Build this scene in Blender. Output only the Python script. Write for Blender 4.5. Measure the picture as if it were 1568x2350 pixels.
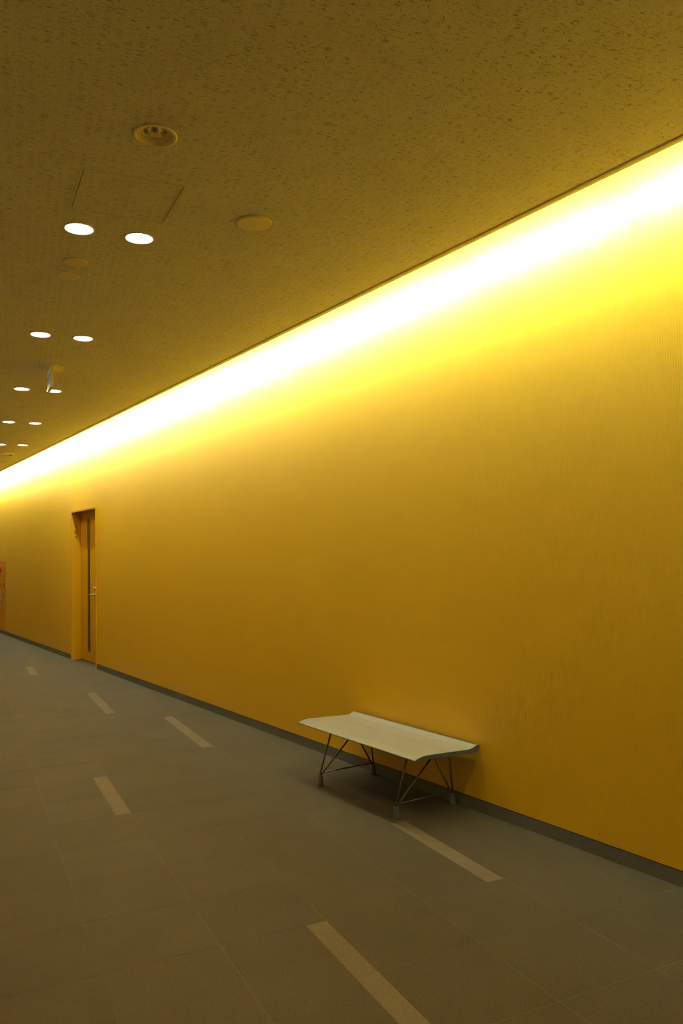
import bpy, bmesh, math, random
from mathutils import Matrix, Vector
random.seed(7)
scene = bpy.context.scene
for o in list(bpy.data.objects): bpy.data.objects.remove(o)
C = scene.collection
PI = math.pi

# ------------------------------------------------------------------ camera
HC = 1.5158                      # eye height
TH = 0.140554                    # the yellow wall runs 8 degrees off the tile grid
CA, SA = math.cos(TH), math.sin(TH)
D = 3.2478                       # wall distance from the point under the camera
GAP = 0.36                       # light slot between ceiling and wall
H = 3.1487                       # ceiling height
K = 0.9538                       # ceiling fittings: positions and sizes measured for a 3.228 m ceiling, brought down to H
TOP = H + 0.30                   # roof of the light slot
cam_data = bpy.data.cameras.new('camera')
cam = bpy.data.objects.new('camera', cam_data); C.objects.link(cam)
cam_data.sensor_fit = 'VERTICAL'; cam_data.sensor_height = 36.0
cam_data.lens = 1820.66 * 36.0 / 2350.0
cam_data.clip_start = 0.05; cam_data.clip_end = 200
M = ((0.90158164, 0.43256858, -0.00591428),
     (-0.43222164, 0.90011176, -0.0546193),
     (-0.01830307, 0.05180004, 0.99848974))
R = Matrix([[M[i][0], M[i][2], -M[i][1]] for i in range(3)])
cam.matrix_world = Matrix.Translation((0, 0, HC)) @ R.to_4x4()
scene.camera = cam

# ------------------------------------------------------------------ world, exposure
world = bpy.data.worlds.new('night'); scene.world = world
world.use_nodes = True
world.node_tree.nodes['Background'].inputs[0].default_value = (0.01, 0.011, 0.013, 1)
world.node_tree.nodes['Background'].inputs[1].default_value = 1.0
vs = scene.view_settings
vs.view_transform = 'Standard'; vs.look = 'None'; vs.gamma = 1.0
vs.use_curve_mapping = False
vs.exposure = 0.0
COVE = 127.0                      # fluorescent tubes in the slot
DOWN = 132.0                      # downlights

# ------------------------------------------------------------------ materials
def mat(name, col, rough=0.5, metal=0.0, spec=0.5, emit=None, strength=0.0):
    m = bpy.data.materials.new(name); m.use_nodes = True
    b = m.node_tree.nodes['Principled BSDF']
    b.inputs['Base Color'].default_value = (*col, 1)
    b.inputs['Roughness'].default_value = rough
    b.inputs['Metallic'].default_value = metal
    b.inputs['Specular IOR Level'].default_value = spec
    if emit:
        b.inputs['Emission Color'].default_value = (*emit, 1)
        b.inputs['Emission Strength'].default_value = strength
    return m
class NB:
    """tiny node builder"""
    def __init__(s, m): s.t = m.node_tree; s.b = s.t.nodes['Principled BSDF']
    def n(s, kind, **kw):
        nd = s.t.nodes.new(kind)
        for k, v in kw.items(): setattr(nd, k, v)
        return nd
    def l(s, a, b): s.t.links.new(a, b)
    def math(s, op, a, b=None):
        nd = s.n('ShaderNodeMath', operation=op)
        for i, v in enumerate((a, b)):
            if v is None: continue
            if isinstance(v, (int, float)): nd.inputs[i].default_value = v
            else: s.l(v, nd.inputs[i])
        return nd.outputs[0]
    def mapping(s, src, scale=(1, 1, 1), rot=(0, 0, 0), loc=(0, 0, 0)):
        mp = s.n('ShaderNodeMapping')
        mp.inputs['Scale'].default_value = scale; mp.inputs['Rotation'].default_value = rot
        mp.inputs['Location'].default_value = loc
        s.l(src, mp.inputs[0]); return mp.outputs[0]
    def noise(s, src, scale, detail=2.0, rough=0.5):
        nd = s.n('ShaderNodeTexNoise'); nd.inputs['Scale'].default_value = scale
        nd.inputs['Detail'].default_value = detail; nd.inputs['Roughness'].default_value = rough
        s.l(src, nd.inputs['Vector']); return nd
    def mix(s, fac, a, b, blend='MIX'):
        nd = s.n('ShaderNodeMix', data_type='RGBA', blend_type=blend)
        for i, v in ((0, fac), (6, a), (7, b)):
            if isinstance(v, (int, float)): nd.inputs[i].default_value = v
            elif isinstance(v, tuple): nd.inputs[i].default_value = (*v, 1)
            else: s.l(v, nd.inputs[i])
        return nd.outputs[2]
    def ramp(s, src, p0, p1):
        nd = s.n('ShaderNodeMapRange'); nd.clamp = True
        nd.inputs[1].default_value = p0; nd.inputs[2].default_value = p1
        s.l(src, nd.inputs[0]); return nd.outputs[0]
    def bump(s, height, strength, dist):
        nd = s.n('ShaderNodeBump'); nd.inputs['Strength'].default_value = strength
        nd.inputs['Distance'].default_value = dist
        s.l(height, nd.inputs['Height']); s.l(nd.outputs[0], s.b.inputs['Normal']); return nd

YEL = (0.85, 0.43, 0.0015)
# wall: fine vertical ribs, 12.5 mm pitch, satin yellow coating
m_wall = mat('yellow_ribbed_coating', YEL, 0.42, spec=0.6)
nb = NB(m_wall); tc = nb.n('ShaderNodeTexCoord')
sx = nb.n('ShaderNodeSeparateXYZ'); nb.l(tc.outputs['Object'], sx.inputs[0])
rib = nb.math('SINE', nb.math('MULTIPLY', sx.outputs['Y'], 2 * PI / 0.0125))
g = nb.noise(tc.outputs['Object'], 260, 2)
hgt = nb.math('ADD', nb.math('MULTIPLY', rib, 0.5), nb.math('MULTIPLY', g.outputs[0], 0.35))
nb.bump(hgt, 0.5, 0.0007)
v = nb.noise(tc.outputs['Object'], 0.9, 3)
nb.l(nb.mix(nb.ramp(v.outputs[0], 0.3, 0.7), (0.80, 0.445, 0.004), (0.83, 0.465, 0.006)), nb.b.inputs['Base Color'])

m_paint = mat('yellow_steel_paint', (0.70, 0.34, 0.004), 0.45, spec=0.3)
m_lip = mat('yellow_frame_paint', (0.68, 0.34, 0.005), 0.42, spec=0.35)
m_cab = mat('orange_steel_paint', (0.74, 0.31, 0.003), 0.5, spec=0.25)

# ceiling: rock wool board with worm-like fissures lying mostly crosswise and pin holes
m_ceil = mat('fissured_ceiling_board', (0.62, 0.57, 0.45), 0.9, spec=0.15)
nb = NB(m_ceil); tc = nb.n('ShaderNodeTexCoord'); P = tc.outputs['Object']
def fissures(scale, rot, loc, thr, keep, amp, freq, invert=False):
    n1 = nb.noise(P, freq, 2)
    off = nb.n('ShaderNodeVectorMath', operation='SUBTRACT'); nb.l(n1.outputs['Color'], off.inputs[0]); off.inputs[1].default_value = (.5, .5, .5)
    sc = nb.n('ShaderNodeVectorMath', operation='SCALE'); nb.l(off.outputs[0], sc.inputs[0]); sc.inputs['Scale'].default_value = amp
    ad = nb.n('ShaderNodeVectorMath', operation='ADD'); nb.l(P, ad.inputs[0]); nb.l(sc.outputs[0], ad.inputs[1])
    mp0 = nb.mapping(ad.outputs[0], (1, 1, 0), rot, loc)
    mp = nb.mapping(mp0, scale)
    vo = nb.n('ShaderNodeTexVoronoi', voronoi_dimensions='2D'); vo.inputs['Scale'].default_value = 1
    nb.l(mp, vo.inputs['Vector'])
    sp = nb.n('ShaderNodeSeparateColor'); nb.l(vo.outputs['Color'], sp.inputs[0])
    inside = nb.ramp(vo.outputs['Distance'], thr, thr * 0.6)
    k = nb.math('LESS_THAN', sp.outputs[0], keep)
    depth = nb.math('ADD', nb.math('MULTIPLY', sp.outputs[1], 0.6), 0.4)
    return nb.math('MULTIPLY', nb.math('MULTIPLY', inside, k), depth)
f1 = fissures((25, 210, 1), (0, 0, 0.06), (0, 0, 0), 0.36, 0.17, 0.019, 60)
f2 = fissures((32, 220, 1), (0, 0, -0.65), (3.1, 1.7, 0), 0.36, 0.05, 0.017, 60)
f3 = fissures((62, 260, 1), (0, 0, 0.20), (5.3, 0.4, 0), 0.38, 0.17, 0.010, 90)
f4 = fissures((260, 340, 1), (0, 0, 0.5), (1.3, 2.4, 0), 0.40, 0.26, 0.0, 60)
patch = nb.noise(P, 5.5, 2)
f4 = nb.math('MULTIPLY', f4, nb.ramp(patch.outputs[0], 0.30, 0.65))
tot = nb.math('MAXIMUM', nb.math('MAXIMUM', f1, f2), nb.math('MAXIMUM', nb.math('MULTIPLY', f3, 0.75), nb.math('MULTIPLY', f4, 1.0)))
tone = nb.noise(P, 300, 3)
base = nb.mix(nb.ramp(tone.outputs[0], 0.3, 0.7), (0.74, 0.71, 0.64), (0.81, 0.78, 0.71))
nb.l(nb.mix(nb.math('MULTIPLY', tot, 0.80), base, (0.10, 0.085, 0.06)), nb.b.inputs['Base Color'])
nb.bump(nb.math('ADD', nb.math('MULTIPLY', tone.outputs[0], 0.25), nb.math('SUBTRACT', 1.0, tot)), 0.35, 0.0015)

# porcelain floor tiles
def tile_mat(name, a, b, speck):
    m = mat(name, a, 0.66, spec=0.26); nb = NB(m)
    tc = nb.n('ShaderNodeTexCoord'); geo = nb.n('ShaderNodeNewGeometry'); oi = nb.n('ShaderNodeObjectInfo')
    Pw = geo.outputs['Position']
    mp = nb.mapping(Pw, (1, 1, 1))
    n1 = nb.noise(mp, 4.0, 3); n2 = nb.noise(mp, 330, 4, 0.7); n3 = nb.noise(mp, 120, 3, 0.6)
    c = nb.mix(nb.ramp(n1.outputs[0], 0.3, 0.7), a, b)
    c = nb.mix(nb.math('MULTIPLY', nb.ramp(n2.outputs[0], 0.58, 0.72), speck), c, tuple(min(1, x * 1.9) for x in b))
    c = nb.mix(nb.math('MULTIPLY', nb.ramp(n3.outputs[0], 0.60, 0.42), 0.0), c, a)
    c = nb.mix(nb.math('MULTIPLY', nb.ramp(n3.outputs[0], 0.52, 0.36), speck * 1.2), c, tuple(x * 0.62 for x in a))
    k = nb.math('ADD', nb.math('MULTIPLY', oi.outputs['Random'], 0.10), 0.95)
    cc = nb.n('ShaderNodeCombineColor')
    for i in range(3): nb.l(k, cc.inputs[i])
    nb.l(nb.mix(1.0, c, cc.outputs[0], 'MULTIPLY'), nb.b.inputs['Base Color'])
    nb.bump(n2.outputs[0], 0.25, 0.0008)
    return m
m_tile = tile_mat('grey_brown_stoneware', (0.076, 0.057, 0.025), (0.089, 0.068, 0.031), 0.6)
m_strip = tile_mat('pale_stoneware', (0.155, 0.117, 0.058), (0.170, 0.130, 0.066), 0.45)
m_grout = mat('light_grout', (0.15, 0.117, 0.066), 0.9)
m_base = tile_mat('grey_stone_skirting', (0.135, 0.128, 0.095), (0.155, 0.147, 0.110), 0.5)
m_trim = mat('cream_enamelled_trim', (0.80, 0.73, 0.55), 0.45, spec=0.4)
m_ceil_edge = mat('ceiling_coloured_edge', (0.70, 0.65, 0.50), 0.7, spec=0.2)
m_white = mat('white_plaster_lining', (0.80, 0.80, 0.78), 0.8)
m_left = mat('dim_beige_wall', (0.55, 0.52, 0.44), 0.8)
m_dark = mat('shadow_gap', (0.03, 0.028, 0.025), 0.9)
m_plate = mat('cream_ceiling_fitting', (0.84, 0.72, 0.46), 0.5)
m_ring = mat('white_fitting_ring', (0.72, 0.69, 0.6), 0.4)
m_lamp = mat('lit_lamp_lens', (0.9, 0.9, 0.9), 0.5, emit=(1.0, 0.86, 0.64), strength=DOWN)
m_clip = mat('grey_spring_clip', (0.12, 0.12, 0.12), 0.5)
m_tube = mat('lit_fluorescent_tube', (0.9, 0.9, 0.9), 0.5, emit=(0.84, 1.0, 0.84), strength=COVE)
m_batten = mat('white_enamel_batten', (0.8, 0.8, 0.8), 0.5)
m_refl = mat('faceted_reflector', (0.85, 0.80, 0.66), 0.22, metal=1.0)
m_glass = bpy.data.materials.new('door_glass'); m_glass.use_nodes = True
bb = m_glass.node_tree.nodes['Principled BSDF']
bb.inputs['Specular IOR Level'].default_value = 0.2; bb.inputs['Base Color'].default_value = (0.12, 0.15, 0.12, 1); bb.inputs['Roughness'].default_value = 0.03
bb.inputs['Transmission Weight'].default_value = 0.9; bb.inputs['IOR'].default_value = 1.3
m_chrome = mat('brushed_steel', (0.62, 0.60, 0.55), 0.28, metal=1.0)
m_rod = mat('dull_steel_rod', (0.26, 0.24, 0.20), 0.36, metal=1.0)
m_foot = mat('satin_aluminium_foot', (0.19, 0.185, 0.175), 0.45, metal=0.5)
m_ink = mat('dark_brown_lettering', (0.035, 0.02, 0.01), 0.6)
m_redink = mat('red_lettering', (0.35, 0.03, 0.01), 0.6)
m_red = mat('red_lamp_glass', (0.45, 0.01, 0.01), 0.25)
m_seat = mat('cream_seat_laminate', (0.58, 0.53, 0.37), 0.48, spec=0.4)
nb = NB(m_seat); tc = nb.n('ShaderNodeTexCoord')
n1 = nb.noise(nb.mapping(tc.outputs['Object'], (60, 1.5, 60)), 2.0, 4)
nb.l(nb.mix(nb.ramp(n1.outputs[0], 0.3, 0.7), (0.335, 0.295, 0.185), (0.375, 0.33, 0.215)), nb.b.inputs['Base Color'])
m_edge = mat('grey_green_seat_edge', (0.105, 0.095, 0.062), 0.45, spec=0.4)
m_sign = mat('lit_sign_face', (0.85, 0.87, 0.8), 0.4, emit=(0.85, 0.95, 0.75), strength=0.10)
m_green = mat('sign_green', (0.01, 0.16, 0.05), 0.4, emit=(0.01, 0.2, 0.06), strength=0.05)
m_paper = mat('pale_notice', (0.55, 0.55, 0.35), 0.6)

# ------------------------------------------------------------------ helpers
def link(name, bm, m, parent=None, smooth=False):
    me = bpy.data.meshes.new(name)
    bmesh.ops.recalc_face_normals(bm, faces=bm.faces)
    if smooth:
        for f in bm.faces: f.smooth = True
    bm.to_mesh(me); bm.free()
    me.materials.append(m)
    o = bpy.data.objects.new(name, me); C.objects.link(o)
    if parent: o.parent = parent
    return o
def tag(o, label=None, cat=None, group=None, kind=None):
    if label: o['label'] = label
    if cat: o['category'] = cat
    if group: o['group'] = group
    if kind: o['kind'] = kind
    return o
def empty(name, loc=(0, 0, 0), rz=0.0):
    o = bpy.data.objects.new(name, None); C.objects.link(o)
    o.location = loc; o.rotation_euler = (0, 0, rz); o.empty_display_size = 0.1
    return o
def Wp(s, d, z=0.0):
    """point on the yellow wall: s along it, d in front of it"""
    return ((D - d) * CA - s * SA, (D - d) * SA + s * CA, z)
def box(bm, a, b, bevel=0.0):
    x0, y0, z0 = a; x1, y1, z1 = b
    vs_ = [bm.verts.new(p) for p in ((x0, y0, z0), (x1, y0, z0), (x1, y1, z0), (x0, y1, z0), (x0, y0, z1), (x1, y0, z1), (x1, y1, z1), (x0, y1, z1))]
    fs = [bm.faces.new([vs_[i] for i in q]) for q in ((0, 3, 2, 1), (4, 5, 6, 7), (0, 1, 5, 4), (1, 2, 6, 5), (2, 3, 7, 6), (3, 0, 4, 7))]
    if bevel:
        es = list({e for f in fs for e in f.edges})
        bmesh.ops.bevel(bm, geom=es, offset=bevel, segments=2, affect='EDGES', profile=0.6)
def boxo(name, a, b, m, parent=None, bevel=0.0):
    bm = bmesh.new(); box(bm, a, b, bevel); return link(name, bm, m, parent)
def rod(bm, p, q, r0, r1=None, n=12):
    p, q = Vector(p), Vector(q); r1 = r0 if r1 is None else r1
    z = (q - p).normalized(); x = z.orthogonal().normalized(); y = z.cross(x)
    a = [bm.verts.new(p + (x * math.cos(t) + y * math.sin(t)) * r0) for t in [2 * PI * i / n for i in range(n)]]
    b = [bm.verts.new(q + (x * math.cos(t) + y * math.sin(t)) * r1) for t in [2 * PI * i / n for i in range(n)]]
    for i in range(n): bm.faces.new((a[i], a[(i + 1) % n], b[(i + 1) % n], b[i]))
    bm.faces.new(a[::-1]); bm.faces.new(b)
def lathe(bm, prof, n=48, c=(0, 0), close=False):
    rings = []
    for r, z in prof:
        if r < 1e-6: rings.append([bm.verts.new((c[0], c[1], z))] * n)
        else: rings.append([bm.verts.new((c[0] + r * math.cos(2 * PI * i / n), c[1] + r * math.sin(2 * PI * i / n), z)) for i in range(n)])
    if close: rings.append(rings[0])
    for a, b in zip(rings, rings[1:]):
        for i in range(n):
            j = (i + 1) % n
            q = []
            for v_ in (a[i], a[j], b[j], b[i]):
                if v_ not in q: q.append(v_)
            if len(q) >= 3: bm.faces.new(q)
def clip(poly, a, b, c):
    """keep the side a*x + b*y <= c"""
    out = []
    for i, p in enumerate(poly):
        q = poly[(i + 1) % len(poly)]
        fp, fq = a * p[0] + b * p[1] - c, a * q[0] + b * q[1] - c
        if fp <= 0: out.append(p)
        if fp * fq < 0:
            t = fp / (fp - fq); out.append((p[0] + (q[0] - p[0]) * t, p[1] + (q[1] - p[1]) * t))
    return out
def area(poly): return abs(sum(p[0] * q[1] - q[0] * p[1] for p, q in zip(poly, poly[1:] + poly[:1]))) / 2
def px(x, y, z):
    v_ = Vector((x, y, z - HC)); c = [sum(M[i][k] * v_[i] for i in range(3)) for k in range(3)]
    if c[1] <= 0.1: return None
    return 784 + 1820.66 * c[0] / c[1], 1175 - 1820.66 * c[2] / c[1]
XL, Y0, Y1 = -1.9, -3.6, 24.0    # the room: left side, behind the camera, far end

# ------------------------------------------------------------------ floor
fl = tag(empty('floor'), kind='structure')
bm = bmesh.new()
poly = clip([(XL, Y0), (8, Y0), (8, Y1), (XL, Y1)], CA, SA, D + 0.19)
top = [bm.verts.new((x, y, -0.0007)) for x, y in poly]; bot = [bm.verts.new((x, y, -0.08)) for x, y in poly]
bm.faces.new(top); bm.faces.new(bot[::-1])
for i in range(len(top)): bm.faces.new((top[i], bot[i], bot[(i + 1) % len(top)], top[(i + 1) % len(top)]))
link('grout_bed', bm, m_grout, fl)
T, GX, GY, J = 0.45, 0.4715, 3.0720, 0.0013     # tile pitch, grid origin, half joint
strips = {(2, r) for r in (0, 1, 2)} | {(4, r) for r in (-2, -1)} | {(1, r) for r in (-6, -5)} | {(3, r) for r in (-10, -9, -8)} | {(2, r) for r in (-14, -13, -12)} | {(1, r) for r in (-20, -19)}
def tile_bm(bm, poly, z=0.0, ch=0.0006, dep=0.006):
    cx = sum(p[0] for p in poly) / len(poly); cy = sum(p[1] for p in poly) / len(poly)
    def ins(p, k):
        dx, dy = p[0] - cx, p[1] - cy; L = math.hypot(dx, dy)
        return (p[0] - dx / L * k * 1.3, p[1] - dy / L * k * 1.3)
    a = [bm.verts.new((*ins(p, ch), z)) for p in poly]
    b = [bm.verts.new((*p, z - ch)) for p in poly]
    c = [bm.verts.new((*p, z - dep)) for p in poly]
    bm.faces.new(a); n = len(poly)
    for u, w in ((a, b), (b, c)):
        for i in range(n): bm.faces.new((u[i], w[i], w[(i + 1) % n], u[(i + 1) % n]))
cells = []
for i in range(-6, 18):
    for r in range(-48, 16):
        xa, xb = GX + (i - 1) * T, GX + i * T
        ya, yb = GY - (r + 1) * T, GY - r * T
        if yb < Y0 or ya > Y1 or xb < XL: continue
        xa_, ya_, yb_ = max(xa, XL), max(ya, Y0), min(yb, Y1)
        parts = [('tile', xa_, xb)]
        if (i, r) in strips: parts = [('tile', xa_, xb - 0.2 * T), ('inlay_strip', xb - 0.2 * T, xb)]
        for nm, a, b in parts:
            p = [(a + J, ya_ + J), (b - J, ya_ + J), (b - J, yb_ - J), (a + J, yb_ - J)]
            q = p
            cs = max(CA * x + SA * y for x, y in p)
            if cs > D - 0.002:
                q = clip(p, CA, SA, D - 0.002)
                # the doorway floor runs on under the door
            if len(q) < 3 or area(q) < 2e-4: continue
            pp = [px(x, y, 0) for x, y in q]
            vis = all(pp) and max(u for u, w in pp) > -10 and min(u for u, w in pp) < 1578 and max(w for u, w in pp) > 0 and min(w for u, w in pp) < 2360
            cells.append((nm, q, vis, (ya + yb) / 2, q is p and nm == 'tile' and abs(b - a - T) < 1e-6 and xa_ == xa and ya_ == ya and yb_ == yb))
vis = sorted([c for c in cells if c[2]], key=lambda c: c[3])
near = vis[:285]; rest = vis[285:] + [c for c in cells if not c[2]]
shared = None
for nm, q, _, yy, full in near:
    dz = random.uniform(-0.00012, 0.00012)
    if full:
        if shared is None:
            bm = bmesh.new(); tile_bm(bm, [(0, 0), (T - 2 * J, 0), (T - 2 * J, T - 2 * J), (0, T - 2 * J)])
            o = link('tile', bm, m_tile, fl); shared = o.data
        else:
            o = bpy.data.objects.new('tile', shared); C.objects.link(o); o.parent = fl
        o.location = (q[0][0], q[0][1], dz)
    else:
        bm = bmesh.new(); ox, oy = q[0]
        tile_bm(bm, [(x - ox, y - oy) for x, y in q])
        o = link(nm, bm, m_strip if nm == 'inlay_strip' else m_tile, fl); o.location = (ox, oy, dz)
    if nm == 'inlay_strip': o['label'] = 'pale inlay strip'
for nm, m_ in (('tile', m_tile), ('inlay_strip', m_strip)):
    bm = bmesh.new(); k = 0
    for n_, q, *_ in rest:
        if n_ == nm: tile_bm(bm, q); k += 1
    if k: tag(link('outlying_' + ('tiles' if nm == 'tile' else 'strips'), bm, m_, fl), kind='stuff')
    else: bm.free()

# ------------------------------------------------------------------ yellow wall (local x = towards wall, y = along)
DS0, DS1, DZ = 10.945, 12.203, 2.228            # doorway
KS0, KS1, KZ0, KZ1 = 17.10, 17.98, 0.106, 1.470  # hose cabinet recess
BH = 0.068
bm = bmesh.new()
S_ = [-8, -4, 0, 4, 8, DS0, DS1, 15, KS0, KS1, 21, 26, 31]; Z_ = [BH + 0.005, KZ0, KZ1, DZ, TOP]
vg = {}
def gv(s, z):
    if (s, z) not in vg: vg[(s, z)] = bm.verts.new((D, s, z))
    return vg[(s, z)]
for a, b in zip(S_, S_[1:]):
    for c, d in zip(Z_, Z_[1:]):
        if a == DS0 and c < DZ: continue
        if a == KS0 and KZ0 <= c < KZ1: continue
        bm.faces.new((gv(a, c), gv(b, c), gv(b, d), gv(a, d)))
for f in bm.faces: f.normal_update()
ext = bmesh.ops.extrude_face_region(bm, geom=list(bm.faces))
for v_ in [e for e in ext['geom'] if isinstance(e, bmesh.types.BMVert)]: v_.co.x += 0.20
wall = link('wall_right', bm, m_wall); wall.rotation_euler = (0, 0, TH); tag(wall, kind='structure')
for k, (a, b) in enumerate(((-8, DS0 - 0.001), (DS1 + 0.001, 31))):
    o = boxo('baseboard_right', (D - 0.0005, a, 0.0), (D + 0.19, b, BH), m_base); o.rotation_euler = (0, 0, TH); tag(o, kind='structure')
    g_ = boxo('shadow_groove', (D + 0.012, a, BH), (D + 0.19, b, BH + 0.0052), m_dark, o)

# ------------------------------------------------------------------ ceiling, light slot, other walls
LIT = [(0.546, 4.226), (0.856, 4.230), (0.540, 6.379), (0.852, 6.373), (0.544, 8.519), (0.851, 8.516), (0.530, 10.648), (0.838, 10.645), (0.528, 12.79), (0.830, 12.76), (0.546, 2.09), (0.856, 2.09)]
LIT = [(x * K, y * K) for x, y in LIT]
UNLIT = (0.704 * K, 3.150 * K)
HX0, HX1, HY0, HY1 = 0.470 * K, 0.935 * K, 3.545 * K, 3.998 * K
circ = [(x, y, 0.074 * K) for x, y in LIT] + [(*UNLIT, 0.078 * K)]
xs, ys = {XL, 8.0, HX0, HX1}, {Y0, Y1, HY0, HY1}
for x, y, r in circ: xs |= {x - r - .01, x + r + .01}; ys |= {y - r - .01, y + r + .01}
for k in range(-1, 24, 3): ys.add(k + .37)
xs, ys = sorted(xs), sorted(ys)
def in_hole(x, y):
    if HX0 < x < HX1 and HY0 < y < HY1: return True
    return any(abs(x - a) < r + .01 and abs(y - b) < r + .01 for a, b, r in circ)
bm = bmesh.new()
for a, b in zip(xs, xs[1:]):
    for c, d in zip(ys, ys[1:]):
        if in_hole((a + b) / 2, (c + d) / 2): continue
        p = clip([(a, c), (b, c), (b, d), (a, d)], CA, SA, D - GAP - 0.045)
        if len(p) > 2: bm.faces.new([bm.verts.new((x, y, H)) for x, y in p])
for x, y, r in circ:
    n = 48; R_ = r + .01
    inner = []; outer = []
    for i in range(n):
        t = 2 * PI * i / n + PI / 4; cx, cy = math.cos(t), math.sin(t); k = 1 / max(abs(cx), abs(cy))
        inner.append(bm.verts.new((x + r * cx, y + r * cy, H))); outer.append(bm.verts.new((x + R_ * k * cx, y + R_ * k * cy, H)))
    for i in range(n): bm.faces.new((inner[i], outer[i], outer[(i + 1) % n], inner[(i + 1) % n]))
bmesh.ops.remove_doubles(bm, verts=bm.verts, dist=1e-5)
for f in bm.faces:
    f.normal_update()
    if f.normal.z > 0: f.normal_flip()
me = bpy.data.meshes.new('ceiling'); bm.to_mesh(me); bm.free(); me.materials.append(m_ceil)
ceil = bpy.data.objects.new('ceiling', me); C.objects.link(ceil); tag(ceil, kind='structure')
o = boxo('slot_lining', (D - GAP - 0.03, -8, H + 0.008), (D - GAP, 31, TOP), m_white, ceil); o.rotation_euler = (0, 0, TH)
o = boxo('slot_roof', (D - GAP - 0.03, -8, TOP), (D + 0.2, 31, TOP + 0.03), m_white, ceil); o.rotation_euler = (0, 0, TH)
# plenum cover so nothing shows through the board
bm = bmesh.new(); p = clip([(XL - .1, Y0 - .1), (8, Y0 - .1), (8, Y1 + .1), (XL - .1, Y1 + .1)], CA, SA, D - GAP - 0.03)
a = [bm.verts.new((x, y, TOP + 0.01)) for x, y in p]; b = [bm.verts.new((x, y, TOP + 0.05)) for x, y in p]
bm.faces.new(a); bm.faces.new(b[::-1])
for i in range(len(a)): bm.faces.new((a[i], b[i], b[(i + 1) % len(a)], a[(i + 1) % len(a)]))
link('plenum_slab', bm, m_left, ceil)
# edge trim: flat nosing, groove, bead, groove  (profile x from the slot edge inwards)
prof = [(0.0, 0.010), (0.0, -0.004), (-0.0220, -0.004), (-0.0230, 0.0005), (-0.0270, 0.0005), (-0.0285, -0.0045), (-0.0330, -0.0045), (-0.0345, 0.004), (-0.0445, 0.004), (-0.0455, 0.0), (-0.0455, 0.010)]
bm = bmesh.new()
ra = [bm.verts.new((D - GAP + x, -8, H + z)) for x, z in prof]; rb = [bm.verts.new((D - GAP + x, 31, H + z)) for x, z in prof]
for i in range(len(prof)): bm.faces.new((ra[i], ra[(i + 1) % len(prof)], rb[(i + 1) % len(prof)], rb[i]))
bm.faces.new(ra); bm.faces.new(rb[::-1])
o = link('trim_1', bm, m_trim); o.rotation_euler = (0, 0, TH); tag(o, kind='structure')
tag(boxo('wall_left', (XL - .15, Y0, -.08), (XL, Y1, TOP), m_left), kind='structure')
tag(boxo('wall_back', (XL - .15, Y0 - .15, -.08), (4.6, Y0, TOP), m_left), kind='structure')
tag(boxo('wall_front', (XL - .15, Y1, -.08), (1.2, Y1 + .15, TOP), m_left), kind='structure')

# fluorescent battens end to end in the slot
proto = None
for k in range(26):
    s = -4.2 + k * 1.22
    lab = 'white wall washer lamp hidden in the ceiling slot above the yellow wall'
    if proto is None:
        t = empty('cove_lamp'); proto = t
        # wall washer: shallow housing tilted 16 degrees down towards the wall, diffuser let into its face
        Rt = Matrix.Rotation(-math.radians(16), 3, 'Y')
        bm = bmesh.new(); box(bm, (-0.045, -0.60, -0.038), (0.0, 0.60, 0.038), 0.004)
        bmesh.ops.rotate(bm, verts=bm.verts, cent=(0, 0, 0), matrix=Rt.inverted()); link('housing', bm, m_batten, t)
        bm = bmesh.new(); box(bm, (-0.004, -0.585, -0.031), (0.0015, 0.585, 0.031))
        bmesh.ops.rotate(bm, verts=bm.verts, cent=(0, 0, 0), matrix=Rt.inverted()); link('diffuser', bm, m_tube, t)
    else:
        t = proto.copy(); C.objects.link(t)
        for ch in list(proto.children):
            c = ch.copy(); C.objects.link(c); c.parent = t
    t.location = Wp(s, 0.29, H + 0.14); t.rotation_euler = (0, 0, TH)
    tag(t, lab, 'light', 'wall washer lamps in the ceiling slot')

# ------------------------------------------------------------------ downlights
def make_downlight():
    t = empty('downlight')
    bm = bmesh.new()
    lathe(bm, [(0.0695, 0.004), (0.0695, -0.0030), (0.072, -0.0045), (0.080, -0.0040), (0.0830, -0.0015), (0.0830, 0.0), (0.075, 0.0)])
    link('trim_ring', bm, m_ring, t, True)
    bm = bmesh.new()
    lathe(bm, [(0.0735, 0.0), (0.0735, 0.075), (0.0, 0.075)])
    lathe(bm, [(0.0700, 0.003), (0.0690, 0.012), (0.0690, 0.03)])
    link('housing', bm, m_ring, t, True)
    bm = bmesh.new(); lathe(bm, [(0.0689, 0.008), (0.055, 0.0065), (0.0, 0.006)]); link('lamp_lens', bm, m_lamp, t, True)
    for ang, ln in ((-1.36, 0.050), (-2.05, 0.0635)):
        bm = bmesh.new(); box(bm, (-0.0022, ln, 0.0), (0.0022, 0.0705, 0.005))
        bmesh.ops.rotate(bm, verts=bm.verts, cent=(0, 0, 0), matrix=Matrix.Rotation(ang - PI / 2, 3, 'Z'))
        link('spring_clip', bm, m_clip, t)
    return t
row = ['nearest lit pair, just beyond the square access hatch', 'second lit pair down the ceiling', 'third lit pair, level with the hanging exit sign', 'fourth lit pair, beyond the hanging exit sign', 'fifth and farthest lit pair in view', 'pair overhead above the top of the picture', 'sixth pair, out of view at the far left', 'seventh pair, out of view at the far left']
proto = make_downlight()
for i, (x, y) in enumerate(LIT):
    if i == 0: t = proto
    else:
        t = proto.copy(); C.objects.link(t)
        for ch in list(proto.children):
            c = ch.copy(); C.objects.link(c); c.parent = t
    t.location = (x, y, H); t.scale = (K, K, K)
    side = 'left' if i % 2 == 0 else 'right'
    tag(t, 'round lit downlight, %s one of the %s' % (side, row[i // 2]), 'light', 'lit downlights')

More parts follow.
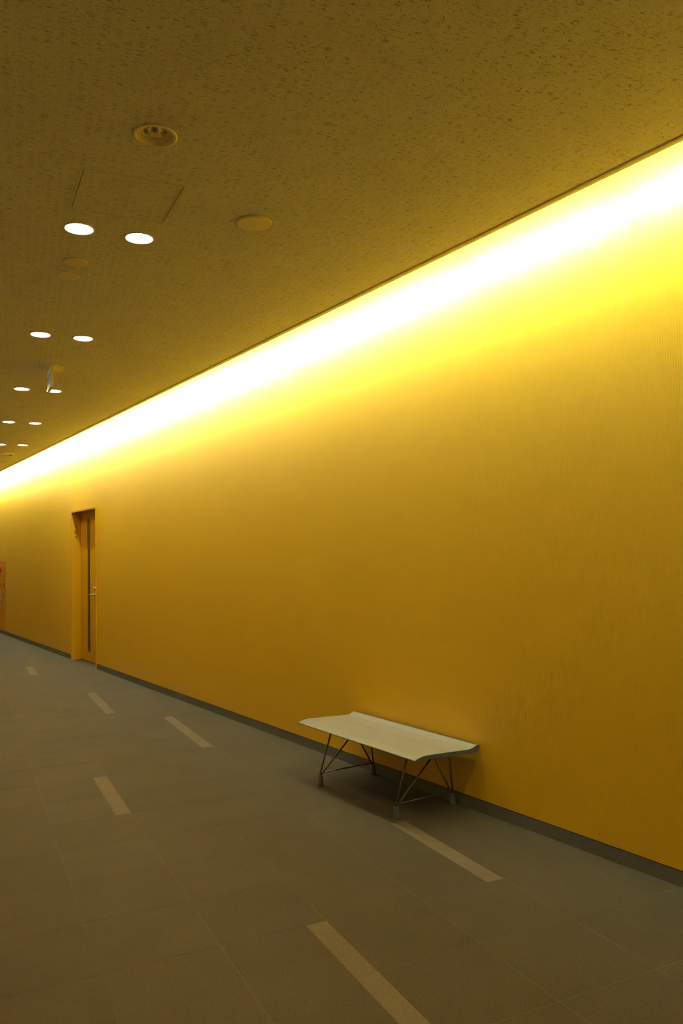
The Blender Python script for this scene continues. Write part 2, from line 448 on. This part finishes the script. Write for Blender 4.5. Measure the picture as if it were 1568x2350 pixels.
# unlit wide downlight with cone baffle and faceted reflector
t = tag(empty('recessed_downlight', (*UNLIT, H)), 'unlit round recessed downlight with wide cone rim before the access hatch', 'light'); t.scale = (K, K, K)
bm = bmesh.new(); lathe(bm, [(0.074, 0.002), (0.076, -0.006), (0.084, -0.007), (0.088, -0.004), (0.088, 0.0), (0.078, 0.0)]); link('trim_ring', bm, m_plate, t, True)
bm = bmesh.new(); lathe(bm, [(0.0755, 0.0), (0.068, 0.007), (0.058, 0.010), (0.048, 0.011), (0.047, 0.016)]); link('cone_baffle', bm, m_plate, t, True)
bm = bmesh.new()
n = 24; prof_ = [(0.047, 0.016), (0.041, 0.034), (0.030, 0.050), (0.016, 0.058), (0.0, 0.060)]
lathe(bm, prof_, n=n); link('reflector', bm, m_refl, t)
bm = bmesh.new(); lathe(bm, [(0.0, 0.036), (0.008, 0.038), (0.012, 0.046), (0.012, 0.060)]); link('bulb', bm, m_white, t, True)
bm = bmesh.new(); lathe(bm, [(0.0775, 0.0), (0.0775, 0.16), (0.0, 0.16)]); link('housing', bm, m_batten, t, True)
for ang in (-1.05, -1.35):
    bm = bmesh.new(); box(bm, (-0.003, 0.058, 0.004), (0.003, 0.064, 0.012))
    bmesh.ops.rotate(bm, verts=bm.verts, cent=(0, 0, 0), matrix=Matrix.Rotation(ang - PI / 2, 3, 'Z')); link('screw', bm, m_clip, t)

# access hatch, 450 mm
t = tag(empty('access_hatch', ((HX0 + HX1) / 2, (HY0 + HY1) / 2, H)), 'square access hatch of ceiling board with thin metal frame', 'hatch')
w, d_ = (HX1 - HX0) / 2, (HY1 - HY0) / 2
def rect_frame(name, w0, d0, w1, d1, z0, z1, m_, par):
    bm = bmesh.new(); o_ = []
    for ww, dd in ((w0, d0), (w1, d1)):
        for z in (z0, z1): o_.append([bm.verts.new((a * ww, b * dd, z)) for a, b in ((-1, -1), (1, -1), (1, 1), (-1, 1))])
    for i in range(4):
        j = (i + 1) % 4
        bm.faces.new((o_[0][i], o_[0][j], o_[2][j], o_[2][i])); bm.faces.new((o_[1][i], o_[3][i], o_[3][j], o_[1][j]))
        bm.faces.new((o_[0][i], o_[1][i], o_[1][j], o_[0][j])); bm.faces.new((o_[2][i], o_[2][j], o_[3][j], o_[3][i]))
    return link(name, bm, m_, par)
rect_frame('outer_frame', w + .002, d_ + .002, w - .0075, d_ - .0085, -.0016, .012, m_ceil_edge, t)
rect_frame('inner_frame', w - .0105, d_ - .0092, w - .0140, d_ - .0110, -.0012, .012, m_ceil_edge, t)
boxo('hatch_panel', (-w + .0140, -d_ + .0110, 0.0), (w - .0140, d_ - .0110, .010), m_ceil, t)
boxo('hatch_well', (-w, -d_, .012), (w, d_, .016), m_dark, t)

# round covers
def disc(name, x, y, r, th, label, cat, m_=m_plate, grp=None):
    bm = bmesh.new()
    lathe(bm, [(0, -th), (r - .006, -th), (r - .0015, -th + .0015), (r, -th + .004), (r, 0.0), (0, 0.0)], n=64)
    o = link(name, bm, m_, None, True); o.location = (x * K, y * K, H); o.scale = (K, K, K)
    me = o.data
    for p_ in me.polygons:
        if len(p_.vertices) == 3: p_.use_smooth = False
    return tag(o, label, cat, grp)
disc('ceiling_cover', 1.355, 3.795, 0.090, 0.012, 'large plain round ceiling cover to the right of the lit downlights', 'cover plate')
disc('ceiling_cover', 0.588, 4.720, 0.068, 0.006, 'small faint round ceiling cover, nearer of the two beyond the nearest lit pair', 'cover plate', grp='small round ceiling covers')
disc('ceiling_cover', 0.580, 4.975, 0.068, 0.006, 'small faint round ceiling cover, farther of the two beyond the nearest lit pair', 'cover plate', grp='small round ceiling covers')
t = tag(empty('ceiling_diffuser', (0.60 * K, 13.90 * K, H)), 'round ceiling diffuser at the left edge, beyond the farthest lit pair', 'vent'); t.scale = (K, K, K)
bm = bmesh.new(); lathe(bm, [(0.135, 0.0), (0.135, -0.004), (0.165, -0.020), (0.175, -0.020), (0.178, -0.014), (0.178, 0.0)], n=48); link('outer_ring', bm, m_plate, t, True)
bm = bmesh.new(); lathe(bm, [(0.0, -0.012), (0.11, -0.012), (0.118, -0.004), (0.118, 0.0), (0.0, 0.0)], n=48); link('centre_disc', bm, m_plate, t, True)
t = tag(empty('ceiling_grille', (0.55 * K, 15.0 * K, H)), 'low slotted ceiling grille at the left edge, farthest ceiling fitting in view', 'vent'); t.scale = (K, K, K)
rect_frame('frame', .16, .10, .14, .08, -.012, 0.0, m_plate, t)
for k in range(6):
    a = -0.135 + k * 0.047
    boxo('slat', (a, -.08, -.010), (a + 0.030, .08, -.001), m_plate, t)

# exit sign hanging from the ceiling, seen almost edge on
t = tag(empty('exit_sign', (0.728 * K, 7.475 * K, H)), 'white and green running man exit sign hanging from the ceiling, seen almost edge-on', 'sign'); t.scale = (K, K, K)
boxo('mounting_plate', (-.066, -.135, -.007), (.100, .135, 0.0), m_plate, t, .002)
boxo('hanger', (-.017, -.07, -.017), (-.002, .07, -.006), m_plate, t, .002)
boxo('sign_body', (-.021, -.130, -.197), (.002, .130, -.016), m_plate, t, .003)
face = boxo('sign_face', (-.0245, -.124, -.192), (-.0212, .124, -.021), m_sign, t)
bm = bmesh.new()
def flat(bm, pts, x0=-.0254, x1=-.0246):   # polygon in (y, z) on the face
    a = [bm.verts.new((x0, y, z)) for y, z in pts]; b = [bm.verts.new((x1, y, z)) for y, z in pts]
    bm.faces.new(a); bm.faces.new(b[::-1])
    for i in range(len(a)): bm.faces.new((a[i], b[i], b[(i + 1) % len(a)], a[(i + 1) % len(a)]))
def limb(bm, p, q, w):
    p, q = Vector(p), Vector(q); n_ = (q - p).normalized(); n_ = Vector((-n_.y, n_.x)) * w / 2
    flat(bm, [tuple(p + n_), tuple(q + n_), tuple(q - n_), tuple(p - n_)])
man = [(-.050, -.062)]
cz = -.132
flat(bm, [(-.030 + .014 * math.cos(2 * PI * i / 12), -.060 + .014 * math.sin(2 * PI * i / 12)) for i in range(12)])
limb(bm, (-.026, -.078), (-.002, -.135), .024)
limb(bm, (-.026, -.082), (-.058, -.105), .011); limb(bm, (-.058, -.105), (-.072, -.088), .010)
limb(bm, (-.018, -.084), (.016, -.092), .011); limb(bm, (.016, -.092), (.030, -.118), .010)
limb(bm, (-.006, -.132), (-.040, -.158), .015); limb(bm, (-.040, -.158), (-.034, -.200), .013)
limb(bm, (.000, -.132), (.026, -.172), .015); limb(bm, (.026, -.172), (.066, -.182), .013)
flat(bm, [(.055, -.125), (.085, -.100), (.085, -.116), (.112, -.116), (.112, -.134), (.085, -.134), (.085, -.150)])
flat(bm, [(-.112, -.048), (-.100, -.048), (-.100, -.212), (-.112, -.212)])
for v_ in bm.verts: v_.co.z = -0.018 + (v_.co.z + 0.026) * 0.80
link('pictogram', bm, m_green, face)

# ------------------------------------------------------------------ door 101
t = tag(empty('door_1', (D * CA, D * SA, 0), TH), kind='structure')
fr = bmesh.new()
box(fr, (-0.012, DS0 + .0005, 0.0), (0.195, DS0 + 0.026, DZ - .0005), .002)
box(fr, (-0.012, DS1 - 0.026, 0.0), (0.195, DS1 - .0005, DZ - .0005), .002)
box(fr, (-0.012, DS0 + 0.026, DZ - 0.033), (0.195, DS1 - 0.026, DZ - .0005), .002)
frm = link('door_frame', fr, m_lip, t)
# leaf with a slit: boxes joined around the glass
L0, L1, LZ = 11.358, DS1 - 0.0335, DZ - 0.037
G0, G1, GZ0, GZ1 = 11.692, 11.838, 0.145, 2.090
bm = bmesh.new()
ss, zz = [L0, G0, G1, L1], [0.010, GZ0, GZ1, LZ]
for a in range(3):
    for c in range(3):
        if a == 1 and c == 1: continue
        x0, x1 = 0.130, 0.170
        v0 = [bm.verts.new((x0, s, z)) for s, z in ((ss[a], zz[c]), (ss[a + 1], zz[c]), (ss[a + 1], zz[c + 1]), (ss[a], zz[c + 1]))]
        v1 = [bm.verts.new((x1, v_.co.y, v_.co.z)) for v_ in v0]
        bm.faces.new(v0); bm.faces.new(v1[::-1])
def sidewall(p, q):
    a = [bm.verts.new((x, *pt)) for pt in (p, q) for x in (0.130, 0.170)]
    bm.faces.new((a[0], a[1], a[3], a[2]))
for lo0, lo1, z0, z1 in ((L0, L1, 0.010, LZ), (G0, G1, GZ0, GZ1)):
    for p_, q_ in (((lo0, z0), (lo1, z0)), ((lo1, z0), (lo1, z1)), ((lo1, z1), (lo0, z1)), ((lo0, z1), (lo0, z0))): sidewall(p_, q_)
bmesh.ops.remove_doubles(bm, verts=bm.verts, dist=1e-5)
leaf = link('door_leaf', bm, m_paint, t)
boxo('side_panel', (0.130, DS0 + 0.027, 0.006), (0.170, L0 - 0.006, LZ), m_paint, t)
boxo('gap_backing', (0.172, DS0 + 0.027, 0.0), (0.176, L0, DZ - .033), m_dark, t)
boxo('hinge_gap_shade', (0.1335, L1 + 0.0006, 0.0), (0.195, DS1 - 0.0265, DZ - .0335), m_dark, t)  # near-black strip filling the hinge gap, its shade put in as colour
boxo('head_stop', (0.171, L0, LZ - 0.02), (0.195, L1 - 0.02, DZ - .033), m_dark, t)
boxo('threshold', (-0.002, DS0 + 0.027, -0.012), (0.195, DS1 - 0.027, 0.001), m_tile, t)
bead = bmesh.new()
for a, b in (((0.1295, G0 - .004, GZ0 - .012), (0.1299, G1 + .004, GZ0 - .002)),): box(bead, a, b)
boxo('glazing_bead', (0.1275, G0 - .003, GZ0 - .010), (0.1298, G1 + .003, GZ0 - .0005), m_lip, leaf); bead.free()
boxo('glass_pane', (0.136, G0 + .0005, GZ0 + .0005), (0.141, G1 - .0005, GZ1 - .0005), m_glass, leaf)
bm = bmesh.new()
rod(bm, (0.1298, 11.435, 0.985), (0.118, 11.435, 0.985), 0.026, 0.025, 24)
rod(bm, (0.119, 11.435, 0.985), (0.078, 11.435, 0.985), 0.010, 0.010, 16)
rod(bm, (0.078, 11.422, 0.985), (0.078, 11.500, 0.985), 0.011, 0.0105, 16)
rod(bm, (0.078, 11.500, 0.985), (0.086, 11.585, 0.983), 0.0105, 0.008, 16)
h_ = link('handle', bm, m_chrome, leaf, True); h_['label'] = 'brushed steel lever handle'
bm = bmesh.new(); rod(bm, (0.1298, 11.440, 1.075), (0.116, 11.440, 1.075), 0.024, 0.021, 24); rod(bm, (0.116, 11.440, 1.075), (0.110, 11.440, 1.075), 0.012, 0.011, 16)
h_ = link('lock_cylinder', bm, m_chrome, leaf, True); h_['label'] = 'round steel lock cylinder'
def text_mesh(name, s, size, m_, parent, mw, label=None):
    cu = bpy.data.curves.new(name, 'FONT'); cu.body = s; cu.size = size; cu.extrude = 0.0006
    cu.align_x = 'CENTER'; cu.align_y = 'CENTER'; cu.offset = size * 0.012
    tmp = bpy.data.objects.new('tmp', cu); C.objects.link(tmp)
    dg = bpy.context.evaluated_depsgraph_get()
    me = bpy.data.meshes.new_from_object(tmp.evaluated_get(dg)); bpy.data.objects.remove(tmp)
    me.materials.append(m_); me.transform(mw)
    o = bpy.data.objects.new(name, me); C.objects.link(o); o.parent = parent
    if label: o['label'] = label
    return o
# number on the far jamb, face looks towards -s: text x -> local +x, text y -> z
jy = DS1 - 0.0268
for ch, zc_ in (('1', 1.9690), ('0', 1.8965), ('1', 1.8240)):
    mw = Matrix(((1, 0, 0, 0.0575), (0, 0, -1, jy), (0, 1, 0, zc_), (0, 0, 0, 1)))
    if ch == '0': text_mesh('digit', ch, 0.087, m_ink, frm, mw)
    else:
        bm = bmesh.new()
        pts = [(0.0125, -0.0305), (0.0125, 0.0305), (0.0050, 0.0305), (0.0000, 0.0215), (-0.0130, 0.0180), (-0.0130, 0.0115), (0.0045, 0.0120), (0.0045, -0.0305)]
        a_ = [bm.verts.new((x, y, 0.0006)) for x, y in pts]; b_ = [bm.verts.new((x, y, 0)) for x, y in pts]
        bm.faces.new(a_); bm.faces.new(b_[::-1])
        for i in range(len(pts)): bm.faces.new((a_[i], b_[i], b_[(i + 1) % len(pts)], a_[(i + 1) % len(pts)]))
        bm.transform(mw); link('digit', bm, m_ink, frm)

# ------------------------------------------------------------------ fire hose cabinet at the left edge
t = tag(empty('fire_hose_cabinet', (D * CA, D * SA, 0), TH), 'orange flush fire hose cabinet with red lamp at the left edge', 'cabinet')
boxo('cabinet_box', (0.030, KS0 + .0005, KZ0 + .0005), (0.190, KS1 - .0005, KZ1 - .0005), m_cab, t)
up = boxo('upper_panel', (-0.002, KS0 + .003, 1.164), (0.030, KS1 - .003, KZ1 - .014), m_cab, t, .0015)
lo = boxo('hose_door', (-0.002, KS0 + .003, KZ0 + .014), (0.030, KS1 - .003, 1.158), m_cab, t, .0015)
bm = bmesh.new(); rod(bm, (-0.002, 17.66, 1.305), (-0.012, 17.66, 1.305), 0.075, 0.070, 32)
ring = link('lamp_base', bm, m_red, up, True)
bm = bmesh.new()
for k in range(6):
    a0, a1 = k * PI / 12, (k + 1) * PI / 12
    rod(bm, (-0.012 - 0.055 * math.sin(a0), 17.66, 1.305), (-0.012 - 0.055 * math.sin(a1), 17.66, 1.305), max(.002, 0.062 * math.cos(a0)), max(.002, 0.062 * math.cos(a1)), 24)
link('red_lamp', bm, m_red, up, True)
MW = lambda s, z: Matrix(((0, 0, -1, -0.0026), (-1, 0, 0, s), (0, 1, 0, z), (0, 0, 0, 1)))
for ch, s in (('消', 17.845), ('火', 17.54), ('栓', 17.235)):
    text_mesh('lettering', ch, 0.11, m_redink, lo, MW(s, 0.978), 'red lettering')
boxo('notice', (-0.003, 17.60, 0.66), (-0.0021, 17.82, 0.89), m_paper, lo)
boxo('pull_handle', (-0.010, 17.335, 0.72), (-0.0021, 17.350, 0.835), m_redink, lo, .002)
boxo('pull_handle', (-0.010, 17.463, 0.575), (-0.0021, 17.478, 0.688), m_redink, lo, .002)

# ------------------------------------------------------------------ bench
BS, BD = 4.084, 0.25
t = tag(empty('bench', Wp(BS, BD, 0), TH), 'cream curved-lip bench on thin steel rod legs standing against the yellow wall', 'bench')
def L(s, d, z): return (BD - d, s - BS, z)
HL = 0.630
topc = [(0.4875, 0.3720), (0.4800, 0.3765), (0.4680, 0.3805), (0.4490, 0.3850), (0.4300, 0.3882), (0.4108, 0.3895), (0.3800, 0.3890), (0.3339, 0.3870), (0.2600, 0.3838), (0.2322, 0.3825), (0.2314, 0.3798)]
topd = [(0.2304, 0.3798), (0.2296, 0.3824), (0.1957, 0.3806), (0.1400, 0.3772), (0.1050, 0.3757), (0.0840, 0.3762), (0.0680, 0.3785), (0.0524, 0.3830), (0.0400, 0.3875), (0.0320, 0.3903), (0.0270, 0.3908)]
back = [(0.0180, 0.3908), (0.0120, 0.3890), (0.0105, 0.3840), (0.0140, 0.3740), (0.0250, 0.3620), (0.0400, 0.3545), (0.0600, 0.3505), (0.0900, 0.3495), (0.1359, 0.3510), (0.2116, 0.3552), (0.3000, 0.3618), (0.3491, 0.3655), (0.3900, 0.3695), (0.4200, 0.3710), (0.4493, 0.3705), (0.4700, 0.3690), (0.4840, 0.3680)]
def extrude_profile(bm, prof, y0, y1, cap=True):
    a = [bm.verts.new((BD - d, y0, z)) for d, z in prof]; b = [bm.verts.new((BD - d, y1, z)) for d, z in prof]
    n = len(prof); fs = []
    for i in range(n): fs.append(bm.faces.new((a[i], a[(i + 1) % n], b[(i + 1) % n], b[i])))
    if cap: bm.faces.new(a); bm.faces.new(b[::-1])
    return fs
full = topc + topd + back
# body (dark edge colour) and the cream top skin, 1 mm proud
bm = bmesh.new(); body = [(d, z - 0.0012) if i < len(topc) + len(topd) else (d, z) for i, (d, z) in enumerate(full)]
extrude_profile(bm, body, -HL + 0.003, HL - 0.003); seat = link('seat', bm, m_edge, t)
skin = topc + topd
bm = bmesh.new(); under = [(d, z - 0.0014) for d, z in skin][::-1]
extrude_profile(bm, skin + under, -HL + 0.004, HL - 0.004); o = link('seat_top', bm, m_seat, seat); o['label'] = 'cream laminate seat top'
for sg in (-1, 1):
    bm = bmesh.new(); y0 = sg * HL; extrude_profile(bm, [(d, z) for d, z in full], y0, y0 - sg * 0.0035)
    e_ = link('end_cap', bm, m_edge, seat)
    for k, w in ((0, 0.006), (0.013, 0.003), (0.021, 0.010), (0.033, 0.008)):
        if sg < 0: boxo('maker_mark', (BD - 0.235 + k, y0 - 0.0004, 0.369), (BD - 0.235 + k + w, y0, 0.3735), m_ink, seat)
bm = bmesh.new(); extrude_profile(bm, [(0.0275, 0.3903), (0.0180, 0.3925), (0.0105, 0.3905), (0.0095, 0.3845), (0.0120, 0.3845), (0.0180, 0.3895)], -HL + 0.001, HL - 0.001); link('back_edge', bm, m_edge, seat)
bm = bmesh.new(); extrude_profile(bm, [(0.4860, 0.3675), (0.4905, 0.3690), (0.4905, 0.3725), (0.4865, 0.3745)], -HL + 0.001, HL - 0.001); link('front_edge', bm, m_edge, seat)
dF, dB, HF = 0.456, 0.030, 0.066
for sg in (1, -1):
    s = BS + sg * 0.406
    bm = bmesh.new(); box(bm, L(s - .012, 0.200, 0.297), L(s + .012, 0.156, 0.356), .003)
    link('joint_block', bm, m_rod, t)
    for d in (dF, dB):
        fo = bmesh.new()
        x, y, _ = L(s, d, 0)
        def sq(r, z): return [fo.verts.new((x + r * math.cos(2 * PI * (i + .5) / 8) , y + r * math.sin(2 * PI * (i + .5) / 8), z)) for i in range(8)]
        rings = [sq(.0205, .003), sq(.0212, .0045), sq(.0150, HF - .002), sq(.0135, HF)]
        for a, b in zip(rings, rings[1:]):
            for i in range(8): fo.faces.new((a[i], a[(i + 1) % 8], b[(i + 1) % 8], b[i]))
        fo.faces.new(rings[0][::-1]); fo.faces.new(rings[-1])
        f_ = link('foot', fo, m_foot, t); f_['label'] = 'tapered satin metal foot'
        pad = bmesh.new(); rod(pad, (x, y, 0.0), (x, y, 0.0032), 0.018, 0.018, 16); link('foot_pad', pad, m_clip, f_)
    dA, dX, dD, zt = 0.376, 0.178, 0.050, 0.302
    def leg(d0, d1, k, zt=zt):
        bm = bmesh.new()
        off = 0.004 * k
        rod(bm, L(s, d0 + off, HF - .001), L(s, d1, zt), 0.0052, 0.0052, 12)
        return link('leg_rod', bm, m_rod, t, True)
    leg(dF, 0.355, 1, .364); leg(dF, dX + .006, -1); leg(dB, dX - .006, 1); leg(dB, 0.054, -1, .353)
    r_ = 0.0045 if sg > 0 else 0.0032
    bm = bmesh.new(); rod(bm, L(s, dF - .008, HF + .012), L(s, dB + .006, HF + .012), r_, r_, 12); link('stretcher', bm, m_rod, t, True)
